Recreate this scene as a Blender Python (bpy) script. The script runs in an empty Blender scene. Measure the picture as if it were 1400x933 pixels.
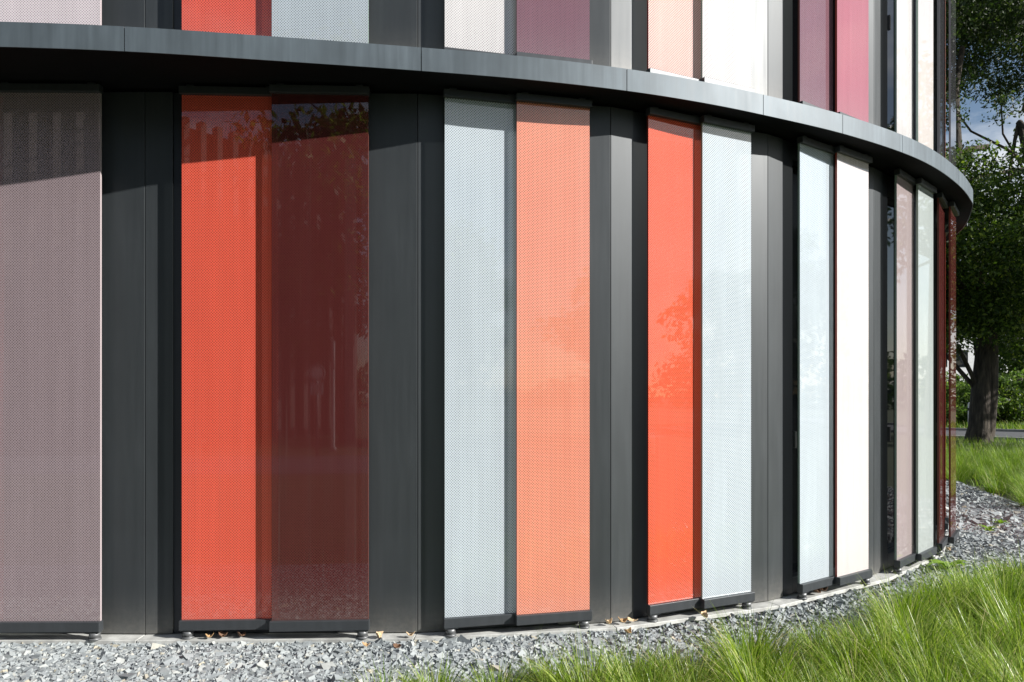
import bpy, math, random
import numpy as np
from mathutils import Vector

random.seed(7)
rng = np.random.default_rng(7)
R = math.radians
scene = bpy.context.scene
COL = scene.collection
EYE = 1.46

# ------------------------------------------------------------------ helpers
def link(o, parent=None):
    COL.objects.link(o)
    if parent is not None:
        o.parent = parent
    return o

def tag(o, label=None, cat=None, group=None, kind=None):
    if label: o['label'] = label
    if cat: o['category'] = cat
    if group: o['group'] = group
    if kind: o['kind'] = kind
    return o

def empty(name, loc=(0, 0, 0), rz=0.0):
    o = bpy.data.objects.new(name, None)
    o.empty_display_size = 0.2
    o.location = loc
    o.rotation_euler = (0, 0, rz)
    return link(o)

class MB:
    """collects polygons, then links them as ONE mesh object"""
    def __init__(self):
        self.v = []; self.f = []; self.m = []; self.s = []
    def poly(self, pts, mi=0, smooth=False):
        n = len(self.v)
        self.v += [tuple(p) for p in pts]
        self.f.append(list(range(n, n + len(pts)))); self.m.append(mi); self.s.append(smooth)
    def box(self, x0, x1, y0, y1, z0, z1, mi=0, side=None):
        n = len(self.v)
        self.v += [(x0,y0,z0),(x1,y0,z0),(x1,y1,z0),(x0,y1,z0),(x0,y0,z1),(x1,y0,z1),(x1,y1,z1),(x0,y1,z1)]
        fs = [(0,3,2,1),(4,5,6,7),(0,1,5,4),(2,3,7,6),(1,2,6,5),(3,0,4,7)]
        for k, q in enumerate(fs):
            self.f.append([n + i for i in q])
            self.m.append(side if (side is not None and k in (0, 1, 4, 5)) else mi); self.s.append(False)
    def prism(self, plan, z0, z1, mi=0):
        """vertical prism over a counter-clockwise plan polygon"""
        n = len(self.v); k = len(plan)
        self.v += [(p[0], p[1], z0) for p in plan] + [(p[0], p[1], z1) for p in plan]
        self.f.append([n + i for i in reversed(range(k))]); self.m.append(mi); self.s.append(False)
        self.f.append([n + k + i for i in range(k)]); self.m.append(mi); self.s.append(False)
        for i in range(k):
            j = (i + 1) % k
            self.f.append([n+i, n+j, n+k+j, n+k+i]); self.m.append(mi); self.s.append(False)
    def ribbon(self, outer, inner, z0, z1, mi=0):
        """closed solid between two plan polylines of equal length"""
        n = len(self.v); k = len(outer)
        self.v += [(p[0],p[1],z0) for p in outer] + [(p[0],p[1],z1) for p in outer]
        self.v += [(p[0],p[1],z0) for p in inner] + [(p[0],p[1],z1) for p in inner]
        for i in range(k-1):
            a, b = n+i, n+i+1
            for q in ((a, b, b+k, a+k), (b+2*k, a+2*k, a+3*k, b+3*k), (a+k, b+k, b+3*k, a+3*k), (b, a, a+2*k, b+2*k)):
                self.f.append(list(q)); self.m.append(mi); self.s.append(False)
        for e, flip in ((n, True), (n+k-1, False)):
            q = [e, e+k, e+3*k, e+2*k]
            self.f.append(q if flip else q[::-1]); self.m.append(mi); self.s.append(False)
    def lathe(self, c, prof, seg=16, mi=0):
        n = len(self.v)
        for r, z in prof:
            for i in range(seg):
                a = 2*math.pi*i/seg
                self.v.append((c[0]+r*math.cos(a), c[1]+r*math.sin(a), c[2]+z))
        for j in range(len(prof)-1):
            for i in range(seg):
                i2 = (i+1) % seg
                self.f.append([n+j*seg+i, n+j*seg+i2, n+(j+1)*seg+i2, n+(j+1)*seg+i]); self.m.append(mi); self.s.append(True)
        self.f.append([n+i for i in reversed(range(seg))]); self.m.append(mi); self.s.append(False)
        self.f.append([n+(len(prof)-1)*seg+i for i in range(seg)]); self.m.append(mi); self.s.append(False)
    def tube(self, pts, rads, seg=10, mi=0, rough=0.0, seed=0):
        """tapered limb along a polyline"""
        rr = np.random.default_rng(seed)
        n = len(self.v)
        pts = [Vector(p) for p in pts]
        for i, p in enumerate(pts):
            d = (pts[min(i+1, len(pts)-1)] - pts[max(i-1, 0)]).normalized()
            a = d.cross(Vector((0.31, 0.95, 0.1))).normalized(); b = d.cross(a)
            for k in range(seg):
                t = 2*math.pi*k/seg
                r = rads[i]*(1 + rough*(math.sin(3*t+seed)*0.5 + rr.uniform(-.5, .5)))
                self.v.append(tuple(p + a*(r*math.cos(t)) + b*(r*math.sin(t))))
        for i in range(len(pts)-1):
            for k in range(seg):
                k2 = (k+1) % seg
                self.f.append([n+i*seg+k, n+i*seg+k2, n+(i+1)*seg+k2, n+(i+1)*seg+k]); self.m.append(mi); self.s.append(True)
        self.f.append([n+(len(pts)-1)*seg+k for k in range(seg)]); self.m.append(mi); self.s.append(True)
    def mesh(self, name, mats):
        me = bpy.data.meshes.new(name)
        me.from_pydata(self.v, [], self.f)
        for m in (mats if isinstance(mats, (list, tuple)) else [mats]):
            me.materials.append(m)
        me.polygons.foreach_set('material_index', self.m)
        me.polygons.foreach_set('use_smooth', self.s)
        me.update()
        return me
    def build(self, name, mats, parent=None, loc=(0,0,0), bevel=0.0):
        o = bpy.data.objects.new(name, self.mesh(name, mats))
        o.location = loc
        link(o, parent)
        if bevel:
            b = o.modifiers.new('bevel', 'BEVEL'); b.width = bevel; b.segments = 2; b.limit_method = 'ANGLE'
        return o

def fast_mesh(name, verts, faces, mat, parent=None, smooth=False):
    """verts (n,3), faces (m,k) as arrays -> one linked object"""
    me = bpy.data.meshes.new(name)
    verts = np.asarray(verts, dtype=np.float32); faces = np.asarray(faces, dtype=np.int32)
    m, k = faces.shape
    me.vertices.add(len(verts)); me.vertices.foreach_set('co', verts.ravel())
    me.loops.add(m*k); me.loops.foreach_set('vertex_index', faces.ravel())
    me.polygons.add(m); me.polygons.foreach_set('loop_start', np.arange(0, m*k, k, dtype=np.int32))
    me.materials.append(mat)
    me.update(calc_edges=True); me.validate()
    me.polygons.foreach_set('use_smooth', np.full(m, bool(smooth)))
    o = bpy.data.objects.new(name, me)
    return link(o, parent)

# ------------------------------------------------------------------ materials
def newmat(name):
    m = bpy.data.materials.new(name); m.use_nodes = True
    nt = m.node_tree
    return m, nt, nt.nodes['Principled BSDF'], nt.nodes['Material Output']

def N(nt, typ, **kw):
    n = nt.nodes.new(typ)
    for k, v in kw.items(): setattr(n, k, v)
    return n

def math_node(nt, op, a, b=None, clamp=False):
    n = N(nt, 'ShaderNodeMath', operation=op, use_clamp=clamp)
    for i, x in enumerate((a, b)):
        if x is None: continue
        if isinstance(x, (int, float)): n.inputs[i].default_value = x
        else: nt.links.new(x, n.inputs[i])
    return n.outputs[0]

def ramp(nt, fac, stops):
    n = N(nt, 'ShaderNodeValToRGB')
    while len(n.color_ramp.elements) < len(stops): n.color_ramp.elements.new(0.5)
    for e, (p, c) in zip(n.color_ramp.elements, stops):
        e.position = p; e.color = (c[0], c[1], c[2], 1)
    nt.links.new(fac, n.inputs[0])
    return n.outputs[0]

def noise(nt, vec, scale, detail=4, rough=0.55):
    n = N(nt, 'ShaderNodeTexNoise'); n.inputs['Scale'].default_value = scale
    n.inputs['Detail'].default_value = detail; n.inputs['Roughness'].default_value = rough
    if vec is not None: nt.links.new(vec, n.inputs['Vector'])
    return n.outputs['Fac']

def mapped(nt, out='Object', scale=(1,1,1)):
    t = N(nt, 'ShaderNodeTexCoord'); mp = N(nt, 'ShaderNodeMapping')
    mp.inputs['Scale'].default_value = scale
    nt.links.new(t.outputs[out], mp.inputs['Vector'])
    return mp.outputs['Vector']

def metal(name, col, rough=0.42, metallic=0.35, streak=0.12, dust=False):
    m, nt, bs, out = newmat(name)
    v = mapped(nt, 'Object', (9, 9, 0.5))
    f = noise(nt, v, 3.0, 5)
    f2 = noise(nt, mapped(nt, 'Object', (2.2, 2.2, 1.2)), 2.0, 3)
    fm = math_node(nt, 'MULTIPLY', f, f2)
    lo = tuple(c*(1-streak) for c in col); hi = tuple(c*(1+streak*1.3) for c in col)
    c = ramp(nt, fm, [(0.1, lo), (0.45, hi)])
    if dust:        # splashed dirt along the foot of each sheet
        tc = N(nt, 'ShaderNodeTexCoord'); sp = N(nt, 'ShaderNodeSeparateXYZ'); nt.links.new(tc.outputs['Object'], sp.inputs[0])
        nz = noise(nt, tc.outputs['Object'], 26, 6, .7)
        fall = math_node(nt, 'SUBTRACT', 1.0, math_node(nt, 'MULTIPLY', sp.outputs['Z'], 3.2), True)
        k = math_node(nt, 'MULTIPLY', math_node(nt, 'MULTIPLY', fall, fall), math_node(nt, 'MULTIPLY', nz, 0.9))
        dm_ = N(nt, 'ShaderNodeMix', data_type='RGBA'); nt.links.new(k, dm_.inputs[0]); nt.links.new(c, dm_.inputs[6]); dm_.inputs[7].default_value = (0.22, 0.21, 0.19, 1)
        c = dm_.outputs[2]
    nt.links.new(c, bs.inputs['Base Color'])
    bs.inputs['Metallic'].default_value = metallic
    r = N(nt, 'ShaderNodeMapRange'); r.inputs['To Min'].default_value = rough-0.06; r.inputs['To Max'].default_value = rough+0.08
    nt.links.new(f, r.inputs['Value']); nt.links.new(r.outputs[0], bs.inputs['Roughness'])
    return m

PITCH = 0.0163
def frit_glass(name, col, hole=0.22, clear=0.66, rough=0.012):
    """enamelled glass: an opaque printed coat with a staggered lattice of clear dots"""
    m, nt, bs, out = newmat(name)
    t = N(nt, 'ShaderNodeTexCoord'); sep = N(nt, 'ShaderNodeSeparateXYZ')
    nt.links.new(t.outputs['Object'], sep.inputs[0])
    k = 2*math.pi/PITCH
    cx = math_node(nt, 'COSINE', math_node(nt, 'MULTIPLY', sep.outputs['X'], k))
    cz = math_node(nt, 'COSINE', math_node(nt, 'MULTIPLY', sep.outputs['Z'], k))
    p = math_node(nt, 'MULTIPLY', cx, cz)
    thr = {0.16: 0.50, 0.22: 0.38, 0.28: 0.28, 0.34: 0.2, 0.1: 0.66, 0.05: 0.82}[hole]
    mr = N(nt, 'ShaderNodeMapRange'); mr.clamp = True
    mr.inputs['From Min'].default_value = thr-0.06; mr.inputs['From Max'].default_value = thr+0.06
    nt.links.new(p, mr.inputs['Value'])
    dot = math_node(nt, 'MULTIPLY', mr.outputs[0], clear)
    # faint unevenness: rain streaks and dust on the pane
    f = noise(nt, mapped(nt, 'Object', (7, 7, 0.35)), 2.5, 4)
    c = ramp(nt, f, [(0.3, tuple(x*0.94 for x in col)), (0.75, tuple(min(1, x*1.05) for x in col))])
    nz = noise(nt, t.outputs['Object'], 30, 6, .7)
    fall = math_node(nt, 'SUBTRACT', 1.0, math_node(nt, 'MULTIPLY', sep.outputs['Z'], 2.6), True)
    drip = noise(nt, mapped(nt, 'Object', (38, 38, 0.55)), 1.0, 3)
    dm_ = math_node(nt, 'MULTIPLY', math_node(nt, 'SUBTRACT', drip, 0.6, True), 0.4)
    k2 = math_node(nt, 'ADD', math_node(nt, 'MULTIPLY', math_node(nt, 'MULTIPLY', fall, fall), math_node(nt, 'MULTIPLY', nz, 0.30)), dm_, True)
    mxd = N(nt, 'ShaderNodeMix', data_type='RGBA'); nt.links.new(k2, mxd.inputs[0]); nt.links.new(c, mxd.inputs[6]); mxd.inputs[7].default_value = (0.30, 0.285, 0.26, 1)
    nt.links.new(mxd.outputs[2], bs.inputs['Base Color'])
    bs.inputs['Roughness'].default_value = rough
    bs.inputs['IOR'].default_value = 1.75
    geo = N(nt, 'ShaderNodeNewGeometry')          # keep the same index from either side: the pane is thin
    ior = math_node(nt, 'ADD', math_node(nt, 'MULTIPLY', geo.outputs['Backfacing'], 1/1.5-1.5), 1.5)
    fr = N(nt, 'ShaderNodeFresnel'); nt.links.new(ior, fr.inputs['IOR'])
    tr = N(nt, 'ShaderNodeBsdfTransparent'); tr.inputs[0].default_value = (0.85, 0.87, 0.86, 1)
    gl = N(nt, 'ShaderNodeBsdfGlossy'); gl.inputs['Roughness'].default_value = rough
    clr = N(nt, 'ShaderNodeMixShader'); nt.links.new(fr.outputs[0], clr.inputs[0])
    nt.links.new(tr.outputs[0], clr.inputs[1]); nt.links.new(gl.outputs[0], clr.inputs[2])
    mx = N(nt, 'ShaderNodeMixShader'); nt.links.new(dot, mx.inputs[0])
    nt.links.new(bs.outputs[0], mx.inputs[1]); nt.links.new(clr.outputs[0], mx.inputs[2])
    nt.links.new(mx.outputs[0], out.inputs[0])
    return m

def plain(name, col, rough=0.6, metallic=0.0, var=0.15, scale=8):
    m, nt, bs, out = newmat(name)
    f = noise(nt, mapped(nt, 'Object'), scale, 5)
    c = ramp(nt, f, [(0.3, tuple(x*(1-var) for x in col)), (0.7, tuple(x*(1+var) for x in col))])
    nt.links.new(c, bs.inputs['Base Color'])
    bs.inputs['Roughness'].default_value = rough; bs.inputs['Metallic'].default_value = metallic
    return m

def leafy(name, stops, trans=0.35, tcol=None, rough=0.5):
    m, nt, bs, out = newmat(name)
    g = N(nt, 'ShaderNodeNewGeometry')
    c = ramp(nt, g.outputs['Random Per Island'], stops)
    nt.links.new(c, bs.inputs['Base Color']); bs.inputs['Roughness'].default_value = rough
    bs.inputs['Specular IOR Level'].default_value = 0.35
    tl = N(nt, 'ShaderNodeBsdfTranslucent')
    hs = N(nt, 'ShaderNodeHueSaturation'); hs.inputs['Value'].default_value = 1.5; hs.inputs['Saturation'].default_value = 1.1
    nt.links.new(c, hs.inputs['Color']); nt.links.new(hs.outputs[0], tl.inputs[0])
    mx = N(nt, 'ShaderNodeMixShader'); mx.inputs[0].default_value = trans
    nt.links.new(bs.outputs[0], mx.inputs[1]); nt.links.new(tl.outputs[0], mx.inputs[2])
    nt.links.new(mx.outputs[0], out.inputs[0])
    return m

M = {}
M['pier'] = metal('pier_metal', (0.048, 0.055, 0.060), 0.46, 0.25, 0.11, dust=True)
M['fascia'] = metal('fascia_metal', (0.098, 0.122, 0.140), 0.54, 0.25, 0.24)
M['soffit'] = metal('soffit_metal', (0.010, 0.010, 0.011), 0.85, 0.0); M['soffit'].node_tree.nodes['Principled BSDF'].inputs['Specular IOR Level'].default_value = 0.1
M['rail'] = metal('rail_metal', (0.052, 0.058, 0.064), 0.42, 0.3)
M['foot'] = metal('foot_metal', (0.16, 0.165, 0.17), 0.45, 0.5)
M['sill'] = plain('sill_zinc', (0.46, 0.465, 0.445), 0.6, 0.05, 0.28, 11)
M['dark'] = plain('dark_cavity', (0.012, 0.013, 0.016), 0.7)
M['frame'] = metal('window_frame_metal', (0.03, 0.034, 0.042), 0.45, 0.2)
m, nt, bs, out = newmat('window_pane'); M['pane'] = m
bs.inputs['Base Color'].default_value = (0.012, 0.014, 0.018, 1); bs.inputs['Roughness'].default_value = 0.02

m, nt, bs, out = newmat('clear_glass_back'); M['clear'] = m
tr = N(nt, 'ShaderNodeBsdfTransparent'); tr.inputs[0].default_value = (0.93, 0.95, 0.94, 1); nt.links.new(tr.outputs[0], out.inputs[0])

# ------------------------------------------------------------------ building
building = tag(empty('oval_office_building', (0.6, 8.0, 0)),
    'rounded dark grey office building clad in red, white and grey glass sunshade panels', 'building')
building.location = (0, 0, 0)
GZ0, GZ1 = 0.14, 3.24        # glass of the ground floor
UZ0, UZ1 = 3.53, 6.63        # glass of the floor above
SOFFIT, FTOP = 3.30, 3.432

# plan of the wall: one joint per bay
J = {-2: (-6.6, 4.62), -1: (-4.9, 4.47), 0: (-3.70, 4.41), 1: (-2.2, 4.383), 2: (-0.569, 4.41), 3: (0.622, 4.61), 4: (1.781, 5.09),
     5: (2.89, 5.84), 6: (3.88, 6.72), 7: (4.56, 7.74), 8: (4.92, 9.0), 9: (5.1, 10.3)}
HULL = [J[k] for k in range(-2, 10)] + [(4.9, 13.0), (3.2, 16.5), (0, 18.2), (-5, 18.6), (-9.5, 16.5), (-11.5, 12.5), (-11, 8), (-9, 5.6)]

def inset(poly, d):
    c = Vector((sum(p[0] for p in poly)/len(poly), sum(p[1] for p in poly)/len(poly)))
    res = []
    n = len(poly)
    for i in range(n):
        a, b, e = Vector(poly[i-1]), Vector(poly[i]), Vector(poly[(i+1) % n])
        n1 = Vector((-(b-a).y, (b-a).x)).normalized(); n2 = Vector((-(e-b).y, (e-b).x)).normalized()
        nn = (n1+n2).normalized()
        res.append(tuple(b + nn*(d/max(0.5, nn.dot(n1)))))
    return res

core = MB(); core.prism(inset(HULL, 0.17), 0.0, 7.2)
core.build('core_wall', M['dark'], building)

def offs(p, t, d):      # point d behind a facade line of heading t
    return (p[0]-math.sin(t)*d, p[1]+math.cos(t)*d)

for k in range(-2, 9):
    a, b = Vector(J[k]), Vector(J[k+1])
    L = (b-a).length; t = math.atan2((b-a).y, (b-a).x); u = (b-a)/L
    wl, wr = 0.165, L-0.34
    for z0, z1 in ((0.036, 3.285), (3.445, 7.1)):
        zc = z0
        def strip(name, s0, s1, d0, d1, mat, zz0=z0, zz1=z1, par=building, bev=0.002):
            mb = MB(); mb.box(0, s1-s0, d0, d1, 0, zz1-zz0)
            base = a + u*s0
            if par is building:
                o = mb.build(name, mat, par, (base.x, base.y, zz0), bev)
                o.rotation_euler = (0, 0, t)
            else:
                mb2 = MB(); mb2.box(s0-par['_s'], s1-par['_s'], d0, d1, zz0-par['_z'], zz1-par['_z'])
                o = mb2.build(name, mat, par, (0, 0, 0), bev)
            return o
        strip('pier_panel', 0.002, wl, 0.0, 0.06, M['pier'])
        strip('pier_panel', wr, L-0.002, 0.0, 0.06, M['pier'])
        # recessed window between the piers
        w = strip('window', wl+0.002, wr-0.002, 0.10, 0.13, M['pane'])
        w['_s'] = wl+0.002; w['_z'] = z0
        fr = MB(); W = wr-wl-0.004; Hh = z1-z0
        for x0, x1, zz0, zz1 in ((0, .13, 0, Hh), (W-.10, W, 0, Hh), (.13, W-.10, 0, .12), (.13, W-.10, Hh-.12, Hh)):
            fr.box(x0, x1, 0.012, 0.098, zz0, zz1)
        fr.build('window_frame', M['frame'], w, (0, 0, 0), 0.002)
        hd = MB(); hd.box(.145, .165, -0.0, 0.02, 1.05, 1.17); hd.box(.15, .16, 0.02, .1, 1.14, 1.16)
        hd.build('handle', M['foot'], w)
        del w['_s'], w['_z']

# ---- sunshade panels -------------------------------------------------------
def build_panel(name, L, Rr, z0, z1, mat, edge, label, foot):
    L, Rr = Vector(L), Vector(Rr)
    w = (Rr-L).length; t = math.atan2((Rr-L).y, (Rr-L).x)
    h = z1-z0
    g = MB(); g.box(0, w, 0, 0.016, 0, h, 0, 1); g.m[3] = 2
    o = g.build(name, [mat, edge, M['clear']], building, (L.x, L.y, z0)); o.rotation_euler = (0, 0, t)
    if label: o['label'] = label
    r = MB(); r.box(-0.008, w+0.008, -0.028, 0.020, -0.058, 0.0)
    fx = 0.035 if foot < 0 else w-0.035
    r.box(fx-0.045 if foot > 0 else -0.004, w+0.004 if foot > 0 else fx+0.045, -0.022, 0.014, -0.066, -0.0585)
    r.build('bottom_rail', M['rail'], o, (0, 0, 0), 0.0025)
    r = MB(); r.box(-0.008, w+0.008, -0.028, 0.020, h, h+0.044)
    for sx in (0.05, w-0.05): r.box(sx-0.02, sx+0.02, -0.012, 0.012, h+0.0445, h+0.0595)
    r.build('top_rail', M['rail'], o, (0, 0, 0), 0.0025)
    f = MB(); zz = 0.0305-z0 if z0 < 1 else FTOP+0.001-z0
    zt = -0.066
    f.lathe((fx, 0.006, 0), [(0.036, zz), (0.036, zz+0.008), (0.033, zz+0.0105), (0.024, zz+0.0115), (0.024, zz+0.015), (0.031, zz+0.0165), (0.031, zt-0.001)], 20)
    f.build('guide_foot', M['foot'], o)
    return o

def edge_mat(name, col): return plain(name, col, 0.25, 0, 0.05)
E_ = {'red': edge_mat('glass_edge_red', (0.30, 0.05, 0.03)), 'grey': edge_mat('glass_edge_green', (0.30, 0.40, 0.34)),
      'dark': edge_mat('glass_edge_dark_red', (0.20, 0.06, 0.045)), 'mauve': edge_mat('glass_edge_mauve', (0.42, 0.36, 0.37))}

def hx(r, g, b):        # sRGB byte value -> linear
    f = lambda c: ((c/255+0.055)/1.055)**2.4 if c > 10 else c/255/12.92
    return (f(r), f(g), f(b))

G = {
 'mauve': frit_glass('mauve_frit_glass', (0.335, 0.265, 0.283), 0.28),
 'red': frit_glass('red_frit_glass', (0.78, 0.12, 0.075), 0.22),
 'darkred': frit_glass('dark_red_frit_glass', (0.088, 0.020, 0.019), 0.22),
 'grey': frit_glass('pale_grey_frit_glass', (0.505, 0.57, 0.62), 0.22),
 'salmon': frit_glass('salmon_frit_glass', (0.77, 0.285, 0.19), 0.22),
 'vermilion': frit_glass('vermilion_frit_glass', (0.76, 0.115, 0.06), 0.22),
 'pinkwhite': frit_glass('pinkish_white_frit_glass', (0.735, 0.67, 0.655), 0.22),
 'palegreen': frit_glass('pale_green_grey_frit_glass', (0.42, 0.465, 0.455), 0.16),
 'mauve2': frit_glass('dusty_mauve_frit_glass', (0.36, 0.30, 0.30), 0.16),
 'brownred': frit_glass('brownish_red_glass', (0.085, 0.022, 0.02), 0.05),
 'white': frit_glass('white_frit_glass', (0.67, 0.65, 0.65), 0.16),
 'pink': frit_glass('pale_pink_frit_glass', (0.78, 0.69, 0.715), 0.22),
 'peach': frit_glass('peach_frit_glass', (0.74, 0.475, 0.43), 0.22),
 'purple': frit_glass('purple_frit_glass', (0.19, 0.095, 0.118), 0.1),
 'crimson': frit_glass('crimson_frit_glass', (0.37, 0.125, 0.155), 0.05),
 'smoke': frit_glass('smoky_dark_glass', (0.045, 0.045, 0.05), 0.05),
 'cream': frit_glass('cream_frit_glass', (0.62, 0.575, 0.55), 0.05),
}
# (heading in degrees, outer-track line's left end, outer width, inner-track left end, inner width)
BAYS = {
 -2: (-3.0, (-5.60, 4.42), 0.56, (-6.15, 4.495), 0.56),
 -1: (-1.0, (-4.28, 4.32), 0.56, (-4.83, 4.375), 0.56),
 0: (0.8, (-3.02, 4.2868), 0.602, (-3.62, 4.325), 0.60),
 1: (2.8, (-1.413, 4.302), 0.563, (-1.951, 4.321), 0.561),
 2: (13.8, (0.029, 4.418), 0.465, (-0.401, 4.359), 0.456),
 3: (25.7, (1.241, 4.765), 0.417, (0.864, 4.633), 0.422),
 4: (35.8, (2.375, 5.342), 0.435, (2.025, 5.145), 0.424),
 5: (45.0, (3.405, 6.13), 0.419, (3.095, 5.883), 0.42),
 6: (53.5, (4.115, 6.86), 0.46, (3.83, 6.56), 0.46),
 7: (65.0, (4.72, 7.96), 0.45, (4.50, 7.60), 0.44),
 8: (80.0, (5.09, 9.35), 0.45, (4.98, 8.92), 0.44),
}
LOW = {  # ground floor: inner (left), outer (right)
 -2: (('grey', None), ('red', None)), -1: (('salmon', None), ('grey', None)),
 0: (('red', None), ('mauve', 'dusty mauve dotted glass panel')),
 1: (('red', 'bright red dotted glass panel'), ('darkred', 'dark maroon dotted glass panel')),
 2: (('grey', 'pale grey dotted glass panel'), ('salmon', 'salmon orange dotted glass panel')),
 3: (('vermilion', 'vermilion red dotted glass panel'), ('grey', 'pale grey dotted glass panel')),
 4: (('grey', 'pale bluish grey dotted glass panel'), ('pinkwhite', 'pinkish white glass panel')),
 5: (('mauve2', 'dusty mauve glass panel'), ('palegreen', 'pale green grey glass panel')),
 6: (('brownred', 'brownish red glass panel seen edge on'), ('brownred', 'brownish red glass panel seen edge on')),
 7: (('grey', None), ('red', None)), 8: (('salmon', None), ('grey', None)),
}
UP = {
 -2: (('red', None), ('grey', None)), -1: (('white', None), ('salmon', None)),
 0: (('grey', None), ('pink', 'pale pink upper glass panel')),
 1: (('red', 'red upper glass panel'), ('grey', 'pale grey upper glass panel')),
 2: (('white', 'white upper glass panel'), ('purple', 'purple upper glass panel')),
 3: (('peach', 'peach pink upper glass panel'), ('white', 'white upper glass panel')),
 4: (('purple', 'dusky purple upper glass panel'), ('crimson', 'crimson upper glass panel')),
 5: (('white', 'white upper glass panel'), ('cream', 'cream upper glass panel')),
 6: (('smoke', None), ('smoke', None)), 7: (('red', None), ('grey', None)), 8: (('grey', None), ('white', None)),
}
EDGE = {'red': 'red', 'vermilion': 'red', 'salmon': 'red', 'peach': 'red', 'crimson': 'red', 'darkred': 'dark', 'brownred': 'dark', 'purple': 'dark',
        'mauve': 'mauve', 'mauve2': 'grey', 'grey': 'grey', 'palegreen': 'grey', 'white': 'grey', 'pinkwhite': 'red', 'cream': 'grey', 'pink': 'mauve', 'smoke': 'mauve'}
for k, (hd, po, wo, pi, wi) in BAYS.items():
    d = Vector((math.cos(R(hd)), math.sin(R(hd))))
    for (z0, z1, tab) in ((GZ0, GZ1, LOW), (UZ0, UZ1, UP)):
        (ci, li), (co, lo) = tab[k]
        build_panel('sunshade_panel', pi, Vector(pi)+d*wi, z0, z1, G[ci], E_[EDGE[ci]], li, -1)
        build_panel('sunshade_panel', po, Vector(po)+d*wo, z0, z1, G[co], E_[EDGE[co]], lo, 1)

# ---- fascia band between the floors ---------------------------------------
FP = [(-10.6, 5.3), (-8.8, 4.35), (-7.0, 3.98), (-5.4, 3.82), (-4.0, 3.79), (-2.69, 3.85), (-2.02, 3.906), (-1.30, 4.01), (-0.513, 4.135), (0.10, 4.25), (0.692, 4.405),
      (1.20, 4.585), (1.682, 4.80), (2.315, 5.12), (2.947, 5.52), (3.42, 5.90), (3.89, 6.37), (4.257, 6.80), (4.52, 7.18), (4.98, 8.10), (5.26, 9.1),
      (5.42, 10.3), (5.2, 13.1), (3.5, 16.8), (0, 18.6)]
def catmull(pts, n=14):
    P = [Vector(p) for p in pts]; P = [2*P[0]-P[1]] + P + [2*P[-1]-P[-2]]
    res = []
    for i in range(1, len(P)-2):
        for s in range(n):
            t = s/n
            res.append(0.5*((2*P[i]) + (P[i+1]-P[i-1])*t + (2*P[i-1]-5*P[i]+4*P[i+1]-P[i+2])*t*t + (3*P[i]-P[i-1]-3*P[i+1]+P[i+2])*t**3))
    res.append(P[-2]); return res
curve = catmull(FP)
def curve_normals(c):
    res = []
    for i in range(len(c)):
        d = (c[min(i+1, len(c)-1)]-c[max(i-1, 0)]).normalized(); res.append(Vector((-d.y, d.x)))
    return res
cn = curve_normals(curve)
# seams of the fascia sheets, as distances along X on the plan
def near_index(pt): return min(range(len(curve)), key=lambda i: (curve[i]-Vector(pt)).length)
seams = [0] + [near_index(p) for p in ((-5.4, 3.82), (-3.6, 3.79), (-2.05, 3.905), (-0.513, 4.135), (0.69, 4.405), (1.65, 4.785), (2.33, 5.13), (2.95, 5.52), (3.89, 6.37), (4.52, 7.18), (5.1, 8.5), (5.42, 10.3))] + [len(curve)-1]
for i0, i1 in zip(seams, seams[1:]):
    seg = [curve[i].copy() for i in range(i0, i1+1)]; nn = cn[i0:i1+1]
    seg[0] = seg[0] + (seg[1]-seg[0]).normalized()*0.0025; seg[-1] = seg[-1] - (seg[-1]-seg[-2]).normalized()*0.0025
    mb = MB(); mb.ribbon(seg, [p+n*0.006 for p, n in zip(seg, nn)], SOFFIT, FTOP)
    mb.ribbon([p+n*0.0065 for p, n in zip(seg, nn)], [p+n*0.06 for p, n in zip(seg, nn)], FTOP-0.006, FTOP)
    mb.build('fascia_panel', M['fascia'], building)
mb = MB(); mb.ribbon([p+n*0.008 for p, n in zip(curve, cn)], [p+n*0.95 for p, n in zip(curve, cn)], SOFFIT+0.004, SOFFIT+0.02)
mb.build('soffit', M['soffit'], building)
mb = MB(); mb.ribbon([p+n*0.062 for p, n in zip(curve, cn)], [p+n*0.95 for p, n in zip(curve, cn)], FTOP-0.02, FTOP-0.004)
mb.build('ledge', M['fascia'], building)

# ---- sill plates at the foot of the wall ----------------------------------
SO = {-2: (-6.62, 4.40), -1: (-4.92, 4.27), 0: (-3.72, 4.235), 1: (-2.2, 4.235), 2: (-0.585, 4.275), 3: (0.655, 4.475), 4: (1.845, 4.955), 5: (2.985, 5.70), 6: (3.95, 6.63), 7: (4.62, 7.70), 8: (5.08, 8.98), 9: (5.26, 10.3)}
SO = {k: tuple(Vector(SO[k]).lerp(Vector(J[k]), 0.30)) for k in SO}
for k in range(-2, 9):
    o0, o1 = Vector(SO[k]), Vector(SO[k+1]); i0, i1 = Vector(J[k]), Vector(J[k+1])
    nrm = Vector((-(o1-o0).y, (o1-o0).x)).normalized()
    e = (o1-o0).normalized()*0.003
    mb = MB()
    mid = o0.lerp(o1, 0.42)
    mb.prism([tuple(o0+e), tuple(o1-e), tuple(i1+nrm*0.05-e), tuple(i0+nrm*0.05+e)], 0.004, 0.030)
    mb.build('base_sill', M['sill'], building, (0, 0, 0), 0.003)

# ------------------------------------------------------------------ ground
def sheet(name, pts, z, mat):
    mb = MB(); mb.poly([(p[0], p[1], z) for p in pts])
    o = mb.build(name, mat); o['kind'] = 'structure'; return o

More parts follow.
